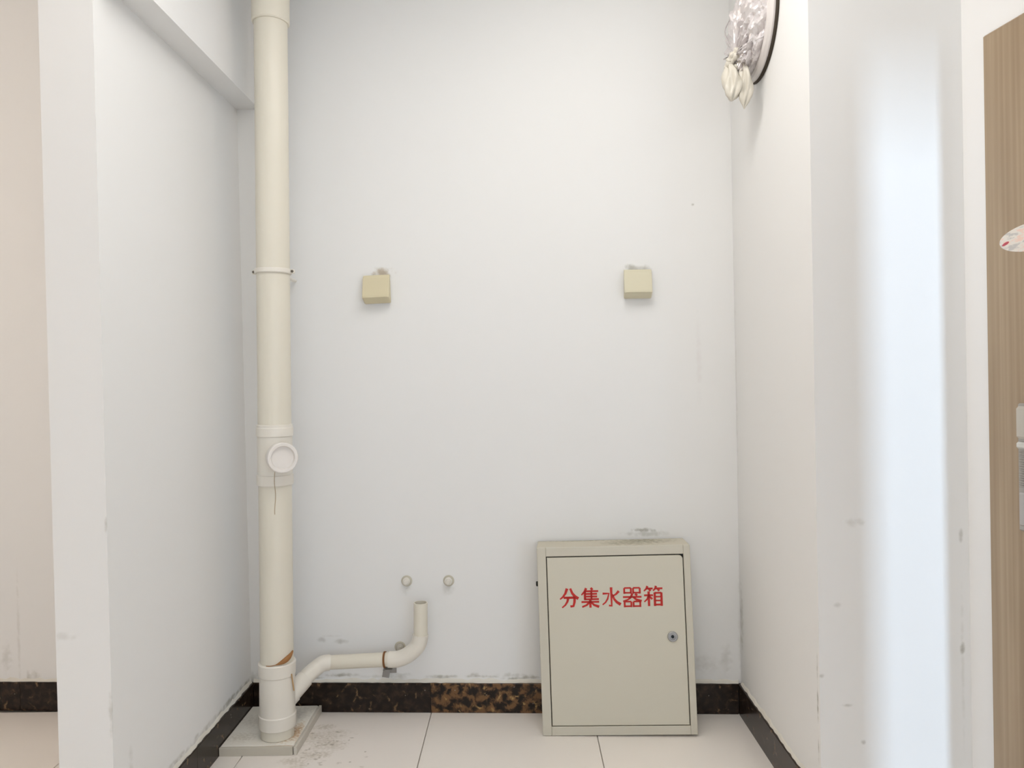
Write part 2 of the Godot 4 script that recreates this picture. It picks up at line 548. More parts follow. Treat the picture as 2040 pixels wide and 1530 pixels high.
	prism(st, [Vector2(ex + 0.15, -0.2), Vector2(2.7, -0.2), Vector2(2.7, 0.0), Vector2(ex + 0.15, 0.0)], 0.0, CEIL)
	tag(part("wall_recess", st, M.wall), "white wall of the recess beyond the entrance door", "wall", "", "structure")
	st = mb()
	prism(st, [Vector2(-3.4, 4.22), Vector2(2.7, 4.22), Vector2(2.7, 4.4), Vector2(-3.4, 4.4)], 0.0, CEIL)  # unseen wall, stands here only to back the bright slot
	tag(part("unseen_wall_lobby", st, M.wall), "unseen white end wall behind the bright slot that lights the pier", "wall", "", "structure")
	st = mb()
	prism(st, [Vector2(-3.6, -3.25), Vector2(2.9, -3.25), Vector2(2.9, 4.4), Vector2(-3.6, 4.4)], CEIL, CEIL + 0.15)
	tag(part("ceiling", st, M.ceiling), "flat white ceiling just above the top of the picture", "ceiling", "", "structure")

# ---------------------------------------------------------------- floor
func build_floor() -> void:
	var f := thing("floor", "cream polished floor tiles with thin grey joints below the marble skirting", "floor", Vector3.ZERO, Basis.IDENTITY, "", "structure")
	var st := mb()
	prism(st, [Vector2(-3.6, -3.25), Vector2(2.9, -3.25), Vector2(2.9, 4.4), Vector2(-3.6, 4.4)], -0.12, -0.009)
	part("grout_bed", st, M.grout, f)
	var size := 0.598
	# dirt on the tile right of the pipe plinth
	var blots := []
	var D := Color(0.52, 0.48, 0.42)
	var D2 := Color(0.70, 0.66, 0.58)
	for k in 60:
		var a := rng.randf_range(0.0, 0.34)
		blots.append([0.18 + a * rng.randf_range(0.3, 1.0), 0.598 - rng.randf_range(0.04, 0.40), rng.randf_range(0.003, 0.012), rng.randf_range(0.002, 0.007), D, rng.randf_range(0.15, 0.5)])
	for k in 14:
		blots.append([0.16 + rng.randf_range(0.0, 0.16), 0.598 - rng.randf_range(0.1, 0.45), rng.randf_range(0.02, 0.06), rng.randf_range(0.015, 0.04), D2, rng.randf_range(0.15, 0.4)])
	blots.append([0.44, 0.57, 0.035, 0.02, D, 0.5])
	blots.append([0.50, 0.585, 0.10, 0.008, D2, 0.5])
	blots.append([0.245, 0.58, 0.012, 0.010, D, 0.7])
	blots.append([0.275, 0.575, 0.010, 0.010, D, 0.75])
	var dirty := mat(Color.WHITE, 0.34)
	dirty.albedo_texture = paint_image(size, size, 900.0, Color(0.965, 0.94, 0.91), blots, 21)
	var variants := [M.tile, mat(Color(0.97, 0.945, 0.915), 0.3), mat(Color(0.96, 0.935, 0.905), 0.28)]
	for i in range(-5, 5):
		for j in range(0, 12):
			var cx := -0.355 + size * (i + 0.5) + 0.001
			var cz := -2.86 + size * (j + 0.5)
			if cx < -3.7 or cx > 2.8 or cz > 4.2: continue
			var m: Material = variants[posmod(i * 7 + j * 5, 3)]
			if i == -1 and j == 0: m = dirty
			st = mb()
			cbox(st, Vector3(cx, -0.0055, cz), Vector3(size - 0.003, 0.011, size - 0.003), 0.0012)
			part("floor_tile", st, m, f)

# ---------------------------------------------------------------- skirting
func slab_run(parent: Node3D, a: Vector2, b: Vector2, n: Vector2, m: Material, h := SK) -> void:
	var d := (b - a).normalized()
	a += d * 0.0008
	b -= d * 0.0008
	var c := 0.0015
	var st := mb()
	var y := h
	var p := func(q: Vector2, o: float, yy: float) -> Vector3: return Vector3(q.x + n.x * o, yy, q.y + n.y * o)
	var nn := Vector3(n.x, 0, n.y)
	var l := a.distance_to(b) / 0.62
	quad(st, p.call(a, SKT, 0), p.call(b, SKT, 0), p.call(b, SKT, y - c), p.call(a, SKT, y - c), nn, [Vector2(0, 1), Vector2(l, 1), Vector2(l, 0), Vector2(0, 0)])
	quad(st, p.call(a, SKT, y - c), p.call(b, SKT, y - c), p.call(b, SKT - c, y), p.call(a, SKT - c, y), nn + Vector3.UP, [Vector2(0, 0.02), Vector2(l, 0.02), Vector2(l, 0), Vector2(0, 0)])
	quad(st, p.call(a, SKT - c, y), p.call(b, SKT - c, y), p.call(b, 0.0005, y), p.call(a, 0.0005, y), Vector3.UP)
	quad(st, p.call(a, 0.0005, 0), p.call(b, 0.0005, 0), p.call(b, 0.0005, y), p.call(a, 0.0005, y), -nn)
	var dd := Vector3(d.x, 0, d.y)
	quad(st, p.call(a, 0.0005, 0), p.call(a, SKT, 0), p.call(a, SKT, y), p.call(a, 0.0005, y), -dd)
	quad(st, p.call(b, 0.0005, 0), p.call(b, SKT, 0), p.call(b, SKT, y), p.call(b, 0.0005, y), dd)
	part("marble_piece", st, m, parent)

# uneven putty left along the top of the skirting
func putty_run(parent: Node3D, a: Vector2, b: Vector2, n: Vector2, seed_: int) -> void:
	var rg := RandomNumberGenerator.new()
	rg.seed = seed_
	var st := mb(true)
	var L := a.distance_to(b)
	var steps := int(L / 0.02) + 1
	var prev := []
	for i in steps + 1:
		var q := a.lerp(b, float(i) / steps)
		var h := rg.randf_range(0.006, 0.016)
		var o := rg.randf_range(0.004, 0.0085)
		var cur := [Vector3(q.x, SK + h, q.y), Vector3(q.x + n.x * o * 0.6, SK + h * 0.6, q.y + n.y * o * 0.6), Vector3(q.x + n.x * o, SK, q.y + n.y * o)]
		if i > 0:
			for k in 2:
				quad(st, prev[k], cur[k], cur[k + 1], prev[k + 1], Vector3(n.x, 0.6, n.y))
		prev = cur
	part("putty_line", st, M.putty, parent)

func build_baseboards() -> void:
	var bn := Vector2(-BACK_K, 1.0).normalized()
	var B := func(x: float) -> Vector2: return Vector2(x, back_z(x))
	var o := thing("baseboard_back", "dark marble skirting with one browner piece along the back wall", "skirting", Vector3.ZERO, Basis.IDENTITY, "", "structure")
	slab_run(o, B.call(XL + SKT + 0.002), B.call(-0.354), bn, M.marble0)
	slab_run(o, B.call(-0.354), B.call(0.246), bn, M.marble_brown)
	slab_run(o, B.call(0.246), B.call(XR - SKT - 0.001), bn, M.marble1)
	putty_run(o, B.call(XL + 0.01), B.call(XR - 0.01), bn, 5)
	o = thing("baseboard_left", "dark marble skirting along the foot of the left partition", "skirting", Vector3.ZERO, Basis.IDENTITY, "", "structure")
	slab_run(o, Vector2(XL, back_z(XL) + 0.001), Vector2(XL, -2.33), Vector2(1, 0), M.marble2)
	slab_run(o, Vector2(XL, -2.33), Vector2(XL, ZL), Vector2(1, 0), M.marble1)
	putty_run(o, Vector2(XL, back_z(XL) + 0.01), Vector2(XL, ZL), Vector2(1, 0), 8)
	o = thing("baseboard_right", "dark marble skirting along the foot of the pier right of the cabinet", "skirting", Vector3.ZERO, Basis.IDENTITY, "", "structure")
	slab_run(o, Vector2(XR, back_z(XR) + 0.001), Vector2(XR, ZR), Vector2(-1, 0), M.marble0)
	putty_run(o, Vector2(XR, back_z(XR) + 0.01), Vector2(XR, ZR), Vector2(-1, 0), 13)
	o = thing("baseboard_passage", "dark marble skirting in the side passage left of the partition", "skirting", Vector3.ZERO, Basis.IDENTITY, "", "structure")
	slab_run(o, B.call(-3.39), B.call(-2.55), bn, M.marble2)
	slab_run(o, B.call(-2.55), B.call(-1.95), bn, M.marble0)
	slab_run(o, B.call(-1.95), B.call(XP - 0.001), bn, M.marble1)
	putty_run(o, B.call(-3.39), B.call(XP - 0.001), bn, 17)

# ---------------------------------------------------------------- soil pipe
func pipe_at(y: float) -> Vector3:       # axis of the leaning pipe
	return Vector3(-0.859 + 0.0149 * y, y, -2.577)

func build_drain() -> void:
	var R := 0.0555
	# plinth
	var pl := thing("pipe_plinth", "low cement plinth edged with tile strips under the foot of the tall pipe", "plinth", Vector3(-0.9, 0, -2.63))
	var st := mb()
	var yb := 0.03
	# the top is a little uneven; outline relative to the plinth's base
	var z0 := back_z(-0.9) + SKT + 0.002 + 2.63
	cbox(st, Vector3(-0.0045, 0.0145, (z0 + 0.127) / 2 + 0.004), Vector3(0.249, 0.029, 0.127 - z0 - 0.012), 0.003)
	var top := mat(Color.WHITE, 0.85)
	var BR := Color(0.70, 0.54, 0.38)
	var blots := [[0.215, 0.245, 0.06, 0.06, BR, 0.7], [0.24, 0.20, 0.02, 0.06, BR, 0.5], [0.18, 0.27, 0.05, 0.015, BR, 0.35], [0.24, 0.300, 0.015, 0.012, Color(0.93, 0.9, 0.86), 0.7], [0.05, 0.260, 0.05, 0.04, Color(0.7, 0.67, 0.6), 0.35], [0.1, 0.120, 0.1, 0.06, Color(0.66, 0.63, 0.58), 0.3], [0.2, 0.070, 0.06, 0.06, Color(0.68, 0.65, 0.61), 0.3], [0.04, 0.300, 0.04, 0.02, Color(0.93, 0.91, 0.87), 0.6]]
	top.albedo_texture = paint_image(0.26, 0.32, 900.0, Color(0.94, 0.925, 0.885), blots, 31)
	part("cement_block", st, top, pl)
	st = mb()
	cbox(st, Vector3(-0.006, 0.014, 0.1325), Vector3(0.246, 0.028, 0.010), 0.001)
	part("tile_strip", st, mat(Color(0.79, 0.765, 0.71), 0.5), pl)
	st = mb()
	cbox(st, Vector3(0.1265, 0.014, (z0 + 0.136) / 2 + 0.004), Vector3(0.010, 0.028, 0.13 - z0), 0.001)
	part("tile_strip", st, mat(Color(0.84, 0.815, 0.77), 0.5), pl)

	var t := thing("drain_pipe", "tall ivory plastic soil pipe with inspection cap and side branch", "pipe", pipe_at(yb))
	var o := t.position
	var P := func(y: float) -> Vector3: return pipe_at(y) - o
	# lengths of pipe
	for seg in [[0.115, 0.0305], [1.098, 0.27], [CEIL - 0.002, 0.925]]:
		st = mb(true)
		tube(st, [P.call(seg[1]), P.call(seg[0])], [R, R], 56)
		part("pipe_length", st, M.pvc, t)
	# coupling under the ceiling
	st = mb(true)
	var ax: Vector3 = (P.call(1.0) - P.call(0.0)).normalized()
	var cp := func(y: float) -> Vector3: return P.call(y)
	lathe(st, cp.call(2.47), ax, [Vector2(0, R), Vector2(0.0, R + 0.004), Vector2(0.004, R + 0.0075), Vector2(0.12, R + 0.0075), Vector2(0.124, R)], 56)
	part("coupling", st, M.pvc, t)
	# inspection tee
	var tee := mb(true)
	lathe(tee, cp.call(0.895), ax, [Vector2(0, R), Vector2(0, R + 0.004), Vector2(0.003, R + 0.006), Vector2(0.034, R + 0.006), Vector2(0.036, R + 0.003), Vector2(0.166, R + 0.003), Vector2(0.168, R + 0.006), Vector2(0.195, R + 0.006), Vector2(0.198, R + 0.0045), Vector2(0.206, R + 0.0045), Vector2(0.208, R)], 56)
	var tm := part("inspection_tee", tee, M.pvc_new, t)
	var ca := Vector3(sin(0.56), 0.0, cos(0.56))
	st = mb(true)
	lathe(st, cp.call(0.995), ca, [Vector2(0.03, 0.043), Vector2(0.088, 0.043), Vector2(0.088, 0.0)], 48)
	part("tee_neck", st, M.pvc_new, tm)
	st = mb(true)
	lathe(st, cp.call(0.995), ca, [Vector2(0.076, 0.044), Vector2(0.077, 0.0495), Vector2(0.104, 0.0505), Vector2(0.1065, 0.049), Vector2(0.107, 0.047), Vector2(0.1065, 0.0395), Vector2(0.096, 0.0365), Vector2(0.097, 0.0)], 48)
	part("access_cap", st, mat(Color(0.925, 0.905, 0.885), 0.3), tm)
	# rust trickle below the cap
	st = mb(true)
	var fr := Vector3(sin(0.30), 0, cos(0.30))
	var y := 0.945
	var run := []
	while y > 0.80:
		var rr := R + (0.0072 if y > 0.893 else 0.0012)
		run.append(P.call(y) + fr.rotated(Vector3.UP, 0.03 * sin(y * 60.0)) * rr)
		y -= 0.012
	tube(st, run, fill_array(0.0011, run.size()), 6)
	part("stain_trickle", st, mat(Color(0.72, 0.64, 0.52), 0.8), tm)
	# wye at the foot
	var wy := mb(true)
	lathe(wy, cp.call(0.062), ax, [Vector2(0, R), Vector2(0, R + 0.004), Vector2(0.003, R + 0.0065), Vector2(0.045, R + 0.0075), Vector2(0.048, R + 0.0045), Vector2(0.178, R + 0.0035), Vector2(0.182, R + 0.0065), Vector2(0.222, R + 0.0075), Vector2(0.226, R + 0.004), Vector2(0.226, R)], 56)
	var wm := part("wye_fitting", wy, M.pvc_new, t)
	var w0: Vector3 = P.call(0.115)
	var w1 := Vector3(-0.775, 0.198, -2.69) - o
	st = mb(true)
	tube(st, [w0, w0.lerp(w1, 0.45), w0.lerp(w1, 0.47), w0.lerp(w1, 0.84), w0.lerp(w1, 0.86)], [0.034, 0.034, 0.0315, 0.0315, 0.029], 40)
	part("branch_socket", st, M.pvc_new, wm)
	# resin squeezed out of the joint
	st = mb(true)
	run = []
	var rd := []
	for k in 17:
		var a := lerpf(-0.35, 1.45, k / 16.0)
		var lift := pow(k / 16.0, 2.0) * 0.034
		run.append(P.call(0.289 + lift) + Vector3(sin(a), 0, cos(a)) * (R + 0.0015))
		rd.append(0.0012 + 0.0085 * pow(maxf(0.0, sin(PI * clampf((k - 5) / 12.0, 0.0, 1.0))), 1.3))
	tube(st, run, rd, 8)
	part("dried_glue", st, M.resin, wm)
	st = mb(true)
	tube(st, smooth_path([P.call(0.25) + Vector3(0.058, 0, 0.026), P.call(0.215) + Vector3(0.0605, 0, 0.020), P.call(0.19) + Vector3(0.063, 0, 0.018)]), fill_array(0.0022, 17), 6)
	part("dried_glue", st, mat(Color(0.76, 0.62, 0.44), 0.7), wm)
	# branch run: lower elbow, level pipe, upper elbow, riser
	var e0 := Vector3(-0.790, 0.180, -2.672) - o
	var e1 := Vector3(-0.762, 0.211, -2.712) - o
	var e2 := Vector3(-0.722, 0.217, -2.736) - o
	st = mb(true)
	var pth := smooth_path([w0.lerp(w1, 0.80), w0.lerp(w1, 0.93), e1 + Vector3(0.004, -0.004, 0.0), e2.lerp(e1, 0.4) + Vector3(0, 0.003, 0), e2 + Vector3(0.008, 0, 0)], 5)
	tube(st, pth, fill_array(0.0285, pth.size()), 36)
	part("lower_elbow", st, M.pvc_new, t)
	st = mb(true)
	var h1 := Vector3(-0.462, 0.229, -2.728) - o
	tube(st, [e2 + Vector3(-0.012, 0, 0.0), h1], [0.0255, 0.0255], 36)
	part("branch_pipe", st, M.pvc, t)
	st = mb(true)
	pth = smooth_path([Vector3(-0.497, 0.2275, -2.729) - o, Vector3(-0.462, 0.229, -2.728) - o, Vector3(-0.424, 0.245, -2.726) - o, Vector3(-0.388, 0.279, -2.725) - o, Vector3(-0.378, 0.318, -2.725) - o])
	tube(st, pth, fill_array(0.0288, pth.size()), 36)
	part("upper_elbow", st, M.pvc_new, t)
	st = mb(true)
	var rt := Vector3(-0.375, 0.434, -2.725) - o
	lathe(st, Vector3(-0.378, 0.305, -2.725) - o, rt - (Vector3(-0.378, 0.305, -2.725) - o), [Vector2(0, 0.0252), Vector2(0.129, 0.0252), Vector2(0.1295, 0.0215), Vector2(0.06, 0.0215), Vector2(0.06, 0)], 36)
	part("riser_pipe", st, M.pvc, t)

	# wall clip half-way up
	var c := thing("pipe_clip", "thin white clip band holding the tall pipe above the inspection cap", "pipe clip", pipe_at(1.625))
	st = mb(true)
	lathe(st, Vector3(0, -0.008, 0), ax, [Vector2(0, R + 0.0005), Vector2(0, R + 0.005), Vector2(0.003, R + 0.0065), Vector2(0.013, R + 0.0065), Vector2(0.016, R + 0.005), Vector2(0.016, R + 0.0005)], 56)
	part("band", st, M.pvc_new, c)
	for s in [-1.0, 1.0]:
		st = mb()
		cbox(st, Vector3(s * (R + 0.011), 0, -0.004), Vector3(0.012, 0.014, 0.012), 0.002)
		var ear := part("ear", st, M.pvc_new, c)
		st = mb(true)
		lathe(st, Vector3(s * (R + 0.011), 0, 0.0015), Vector3.BACK, [Vector2(0, 0.0045), Vector2(0.004, 0.0045), Vector2(0.005, 0.003), Vector2(0.005, 0)], 14)
		part("screw", st, mat(Color(0.42, 0.40, 0.37), 0.5, 0.5), ear)
	var pin_len := 2.577 - 2.83 - 0.0
	st = mb(true)
	tube(st, [Vector3(0, 0, -R), Vector3(0, 0, back_z(-0.835) + 2.577)], [0.006, 0.006], 12)
	part("wall_pin", st, M.pvc_new, c)

	# rusty bracket on the branch
	var b := thing("pipe_bracket", "rusty hoop bracket with grey wall arm holding the thin branch pipe", "pipe bracket", Vector3(-0.510, 0.22678, -2.72948))
	st = mb(true)
	var dirx := Vector3(0.26, 0.012, 0.008)
	lathe(st, Vector3(-0.004, 0, 0), dirx, [Vector2(0, 0.0262), Vector2(0, 0.0287), Vector2(0.007, 0.0287), Vector2(0.007, 0.0262)], 40)
	part("hoop", st, M.rust, b)
	st = mb()
	cbox(st, Vector3(-0.002, -0.039, 0.010), Vector3(0.007, 0.016, 0.004), 0.001)
	cbox(st, Vector3(0.010, -0.0345, -0.022), Vector3(0.034, 0.004, 0.068), 0.001)
	cbox(st, Vector3(0.008, -0.058, -0.036), Vector3(0.026, 0.043, 0.004), 0.001, Transform3D(Basis(Vector3.BACK, -0.18), Vector3.ZERO))
	cbox(st, Vector3(0.012, -0.055, -0.079), Vector3(0.030, 0.050, 0.004), 0.001)
	part("wall_arm", st, M.galv, b)

# ---------------------------------------------------------------- cabinet
func strokes_mesh(st: SurfaceTool, lines: Array, at: Vector2, size: Vector2, z: float) -> void:
	# each line: points in a unit square, then the half width at both ends
	for l in lines:
		var pts: Array = l[0]
		var w0: float = l[1]
		var w1: float = l[2]
		var P := []
		for p in pts: P.append(at + Vector2(p[0], p[1]) * size)
		var left := []
		var right := []
		for i in P.size():
			var d: Vector2
			if i == 0: d = (P[1] - P[0]).normalized()
			elif i == P.size() - 1: d = (P[i] - P[i - 1]).normalized()
			else: d = ((P[i] - P[i - 1]).normalized() + (P[i + 1] - P[i]).normalized()).normalized()
			var n := Vector2(-d.y, d.x)
			var w := lerpf(w0, w1, float(i) / (P.size() - 1)) * size.x * 1.2
			left.append(P[i] + n * w)
			right.append(P[i] - n * w)
		for i in P.size() - 1:
			quad(st, Vector3(left[i].x, left[i].y, z), Vector3(left[i + 1].x, left[i + 1].y, z), Vector3(right[i + 1].x, right[i + 1].y, z), Vector3(right[i].x, right[i].y, z), Vector3.BACK)

func letters() -> Array:
	var f := 0.052
	var g := 0.042
	var fen := [[[[0.40, 1.0], [0.30, 0.74], [0.16, 0.56], [0.0, 0.44]], 0.065, 0.03], [[[0.57, 1.0], [0.68, 0.74], [0.82, 0.58], [1.0, 0.46]], 0.05, 0.07],
		[[[0.2, 0.52], [0.80, 0.52]], f, f], [[[0.80, 0.54], [0.78, 0.28], [0.72, 0.08], [0.55, 0.06]], 0.06, 0.05], [[[0.45, 0.52], [0.40, 0.32], [0.28, 0.14], [0.10, 0.0]], 0.06, 0.03]]
	var ji := [[[[0.30, 1.0], [0.20, 0.82], [0.03, 0.64]], 0.06, 0.03], [[[0.22, 0.84], [0.22, 0.38]], 0.055, 0.05], [[[0.55, 1.02], [0.63, 0.90]], 0.05, 0.06], [[[0.20, 0.84], [0.95, 0.84]], g, g], [[[0.22, 0.70], [0.88, 0.70]], g, g], [[[0.22, 0.56], [0.88, 0.56]], g, g], [[[0.20, 0.42], [0.97, 0.42]], g, g], [[[0.57, 0.86], [0.57, 0.42]], g, g],
		[[[0.02, 0.28], [0.98, 0.28]], g, g], [[[0.50, 0.40], [0.50, -0.02]], 0.06, 0.05], [[[0.46, 0.27], [0.30, 0.12], [0.05, 0.02]], 0.05, 0.04], [[[0.54, 0.27], [0.70, 0.12], [0.97, 0.02]], 0.04, 0.06]]
	var shui := [[[[0.51, 1.02], [0.51, 0.06], [0.36, 0.08]], 0.06, 0.04], [[[0.04, 0.70], [0.38, 0.70], [0.30, 0.42], [0.18, 0.24], [0.02, 0.12]], 0.05, 0.03], [[[0.92, 0.82], [0.76, 0.66], [0.58, 0.56]], 0.06, 0.03], [[[0.55, 0.66], [0.66, 0.40], [0.80, 0.24], [1.0, 0.12]], 0.04, 0.07]]
	var qi := []
	for bx in [[0.08, 0.44, 0.70, 0.97], [0.56, 0.92, 0.70, 0.97], [0.08, 0.44, 0.0, 0.26], [0.56, 0.92, 0.0, 0.26]]:
		qi += [[[[bx[0], bx[3]], [bx[0], bx[2] - 0.03]], g, g], [[[bx[1], bx[3]], [bx[1], bx[2] - 0.03]], g, g], [[[bx[0], bx[3]], [bx[1], bx[3]]], 0.036, 0.036], [[[bx[0], bx[2] + 0.02], [bx[1], bx[2] + 0.02]], 0.036, 0.036]]
	qi += [[[[0.0, 0.50], [1.0, 0.50]], g, g], [[[0.51, 0.68], [0.42, 0.48], [0.26, 0.36], [0.0, 0.28]], 0.055, 0.03], [[[0.54, 0.50], [0.72, 0.36], [1.0, 0.27]], 0.04, 0.06], [[[0.66, 0.66], [0.77, 0.57]], 0.05, 0.05]]
	var xiang := [[[[0.20, 1.02], [0.13, 0.88], [0.0, 0.76]], 0.055, 0.03], [[[0.14, 0.89], [0.48, 0.89]], g, g], [[[0.27, 0.88], [0.35, 0.76]], 0.05, 0.05], [[[0.66, 1.02], [0.60, 0.88], [0.49, 0.77]], 0.055, 0.03], [[[0.60, 0.89], [1.0, 0.89]], g, g], [[[0.74, 0.88], [0.82, 0.76]], 0.05, 0.05],
		[[[0.0, 0.54], [0.48, 0.54]], g, g], [[[0.25, 0.74], [0.25, -0.02]], 0.055, 0.05], [[[0.24, 0.52], [0.16, 0.34], [0.0, 0.20]], 0.045, 0.03], [[[0.28, 0.48], [0.44, 0.34]], 0.04, 0.05],
		[[[0.57, 0.68], [0.57, -0.02]], 0.052, 0.052], [[[0.93, 0.68], [0.93, -0.02]], 0.052, 0.052], [[[0.57, 0.66], [0.93, 0.66]], g, g], [[[0.57, 0.46], [0.93, 0.46]], 0.034, 0.034], [[[0.57, 0.26], [0.93, 0.26]], 0.034, 0.034], [[[0.57, 0.05], [0.93, 0.05]], g, g]]
	return [fen, ji, shui, qi, xiang]

func build_cabinet() -> void:
	var W := 0.531
	var H := 0.645
	var D := 0.145
	# leaning back on the wall, parallel to it, its right foot a few millimetres up
	var lean := 0.060
	var basis := Basis(Vector3.UP, -atan(BACK_K)) * Basis(Vector3.RIGHT, -lean) * Basis(Vector3.BACK, 0.0145)
	var t := thing("manifold_cabinet", "grey-beige metal cabinet with red lettering leaning on the back wall", "cabinet", Vector3(0.0565, 0.001, -2.597), basis)
	# local frame: origin at the front lower left corner, x right, y up the face, z out
	var st := mb()
	var e := 0.0015
	# shell: back, sides, bottom
	cbox(st, Vector3(W / 2, H / 2 - 0.0015, -D + 0.002), Vector3(W - 0.005, H - 0.004, 0.003), e)
	cbox(st, Vector3(0.0012, H / 2 - 0.0015, -D / 2 - 0.006), Vector3(0.002, H - 0.0035, D - 0.0125), 0.0006)
	cbox(st, Vector3(W - 0.0012, H / 2 - 0.0015, -D / 2 - 0.006), Vector3(0.002, H - 0.0035, D - 0.0125), 0.0006)
	cbox(st, Vector3(W / 2, 0.001, -D / 2 - 0.006), Vector3(W - 0.006, 0.002, D - 0.014), 0.0006)
	part("shell", st, M.cabinet_edge, t)
	st = mb()
	cbox(st, Vector3(W / 2, H - 0.0012, -D / 2 - 0.0058), Vector3(W - 0.0005, 0.0026, D - 0.0118), 0.001)
	var top := mat(Color.WHITE, 0.6)
	var SM := Color(0.50, 0.48, 0.38)
	var blots := [[0.34, 0.07, 0.10, 0.07, SM, 0.4], [0.37, 0.03, 0.06, 0.03, SM, 0.6], [0.43, 0.05, 0.07, 0.05, SM, 0.3], [0.16, 0.008, 0.16, 0.012, SM, 0.55], [0.28, 0.10, 0.06, 0.03, SM, 0.2]]
	top.albedo_texture = paint_image(W, D, 700.0, Color(0.82, 0.795, 0.725), blots, 44)
	part("top_panel", st, top, t)
	# front frame, returned edges
	var b := 0.031
	var bb := 0.030
	var bt := 0.031
	st = mb()
	cbox(st, Vector3(b / 2, H / 2, -0.006), Vector3(b, H, 0.012), 0.0016)
	cbox(st, Vector3(W - b / 2 + 0.004, H / 2, -0.006), Vector3(b - 0.008, H, 0.012), 0.0016)
	cbox(st, Vector3(W / 2 + 0.004, bb / 2, -0.006), Vector3(W - 2 * b + 0.0075, bb, 0.012), 0.0016)
	cbox(st, Vector3(W / 2 + 0.004, H - bt / 2, -0.006), Vector3(W - 2 * b + 0.0075, bt, 0.012), 0.0016)
	part("front_frame", st, M.cabinet_edge, t)
	# dark sheet standing in for the shade in the gap at the door edge
	st = mb()
	cbox(st, Vector3(W / 2 + 0.004, H / 2, -0.0108), Vector3(W - 2 * b + 0.007, H - bb - bt - 0.001, 0.002), 0.0005)
	part("dark_gap_sheet", st, M.dark, t)
	# door leaf: rounded upper right corner, slightly dished
	var x0 := b + 0.003
	var x1 := W - b + 0.005
	var y0 := bb + 0.0025
	var y1 := H - bt - 0.004
	var out := [Vector2(x0, y0), Vector2(x1, y0)]
	for k in 7:
		var a := PI / 2 * k / 6.0
		out.append(Vector2(x1 - 0.014 + 0.014 * cos(a), y1 - 0.014 + 0.014 * sin(a)))
	out.append(Vector2(x0, y1))
	st = mb()
	var zf := -0.0015
	var zb := -0.010
	var cen := Vector2((x0 + x1) / 2, (y0 + y1) / 2)
	var n := out.size()
	for i in n:
		var p: Vector2 = out[i]
		var q: Vector2 = out[(i + 1) % n]
		var pi_ := p.move_toward(cen, 0.0028)
		var qi_ := q.move_toward(cen, 0.0028)
		var nn := (p + q) / 2 - cen
		quad(st, Vector3(p.x, p.y, zb), Vector3(q.x, q.y, zb), Vector3(q.x, q.y, zf - 0.002), Vector3(p.x, p.y, zf - 0.002), Vector3(nn.x, nn.y, 0))
		quad(st, Vector3(p.x, p.y, zf - 0.002), Vector3(q.x, q.y, zf - 0.002), Vector3(qi_.x, qi_.y, zf), Vector3(pi_.x, pi_.y, zf), Vector3(nn.x, nn.y, 0.3))
		tri(st, Vector3(pi_.x, pi_.y, zf), Vector3(qi_.x, qi_.y, zf), Vector3(cen.x, cen.y, zf), Vector3.BACK)
	var door := part("cabinet_door", st, M.cabinet, t)
	# stencilled lettering
	st = mb()
	var L := letters()
	var xs := [0.0755, 0.1485, 0.2215, 0.2940, 0.3670]
	for i in 5:
		strokes_mesh(st, L[i], Vector2(xs[i], 0.4365 + (0.002 if i == 4 else 0.0)), Vector2(0.064, 0.066), zf + 0.0004)
	var lt := part("lettering", st, M.red, door)
	lt.set_meta("label", "red stencilled characters")
	# cam lock
	st = mb(true)
	lathe(st, Vector3(0.459, 0.332, zf), Vector3.BACK, [Vector2(0, 0.0175), Vector2(0.003, 0.0175), Vector2(0.0045, 0.0155), Vector2(0.0045, 0.0105), Vector2(0.002, 0.0095), Vector2(0.002, 0)], 32)
	var lock := part("cam_lock", st, M.chrome, door)
	st = mb(true)
	lathe(st, Vector3(0.459, 0.332, zf + 0.002), Vector3.BACK, [Vector2(0, 0.0055), Vector2(0.002, 0.0052), Vector2(0.002, 0)], 20)
	cbox(st, Vector3(0.459, 0.332, zf + 0.0045), Vector3(0.003, 0.011, 0.001), 0.0003)
	part("lock_core", st, mat(Color(0.10, 0.13, 0.15), 0.4, 0.4), lock)
	# knock-out stub on the left side
	st = mb(true)
	lathe(st, Vector3(-0.0005, 0.515, -0.03), Vector3.LEFT, [Vector2(0, 0.009), Vector2(0.006, 0.0085), Vector2(0.007, 0.006), Vector2(0.007, 0)], 18)
	part("side_bolt", st, M.dark, t)

# ---------------------------------------------------------------- boxes on the wall
func wall_basis() -> Basis:
	return Basis(Vector3.UP, -atan(BACK_K))

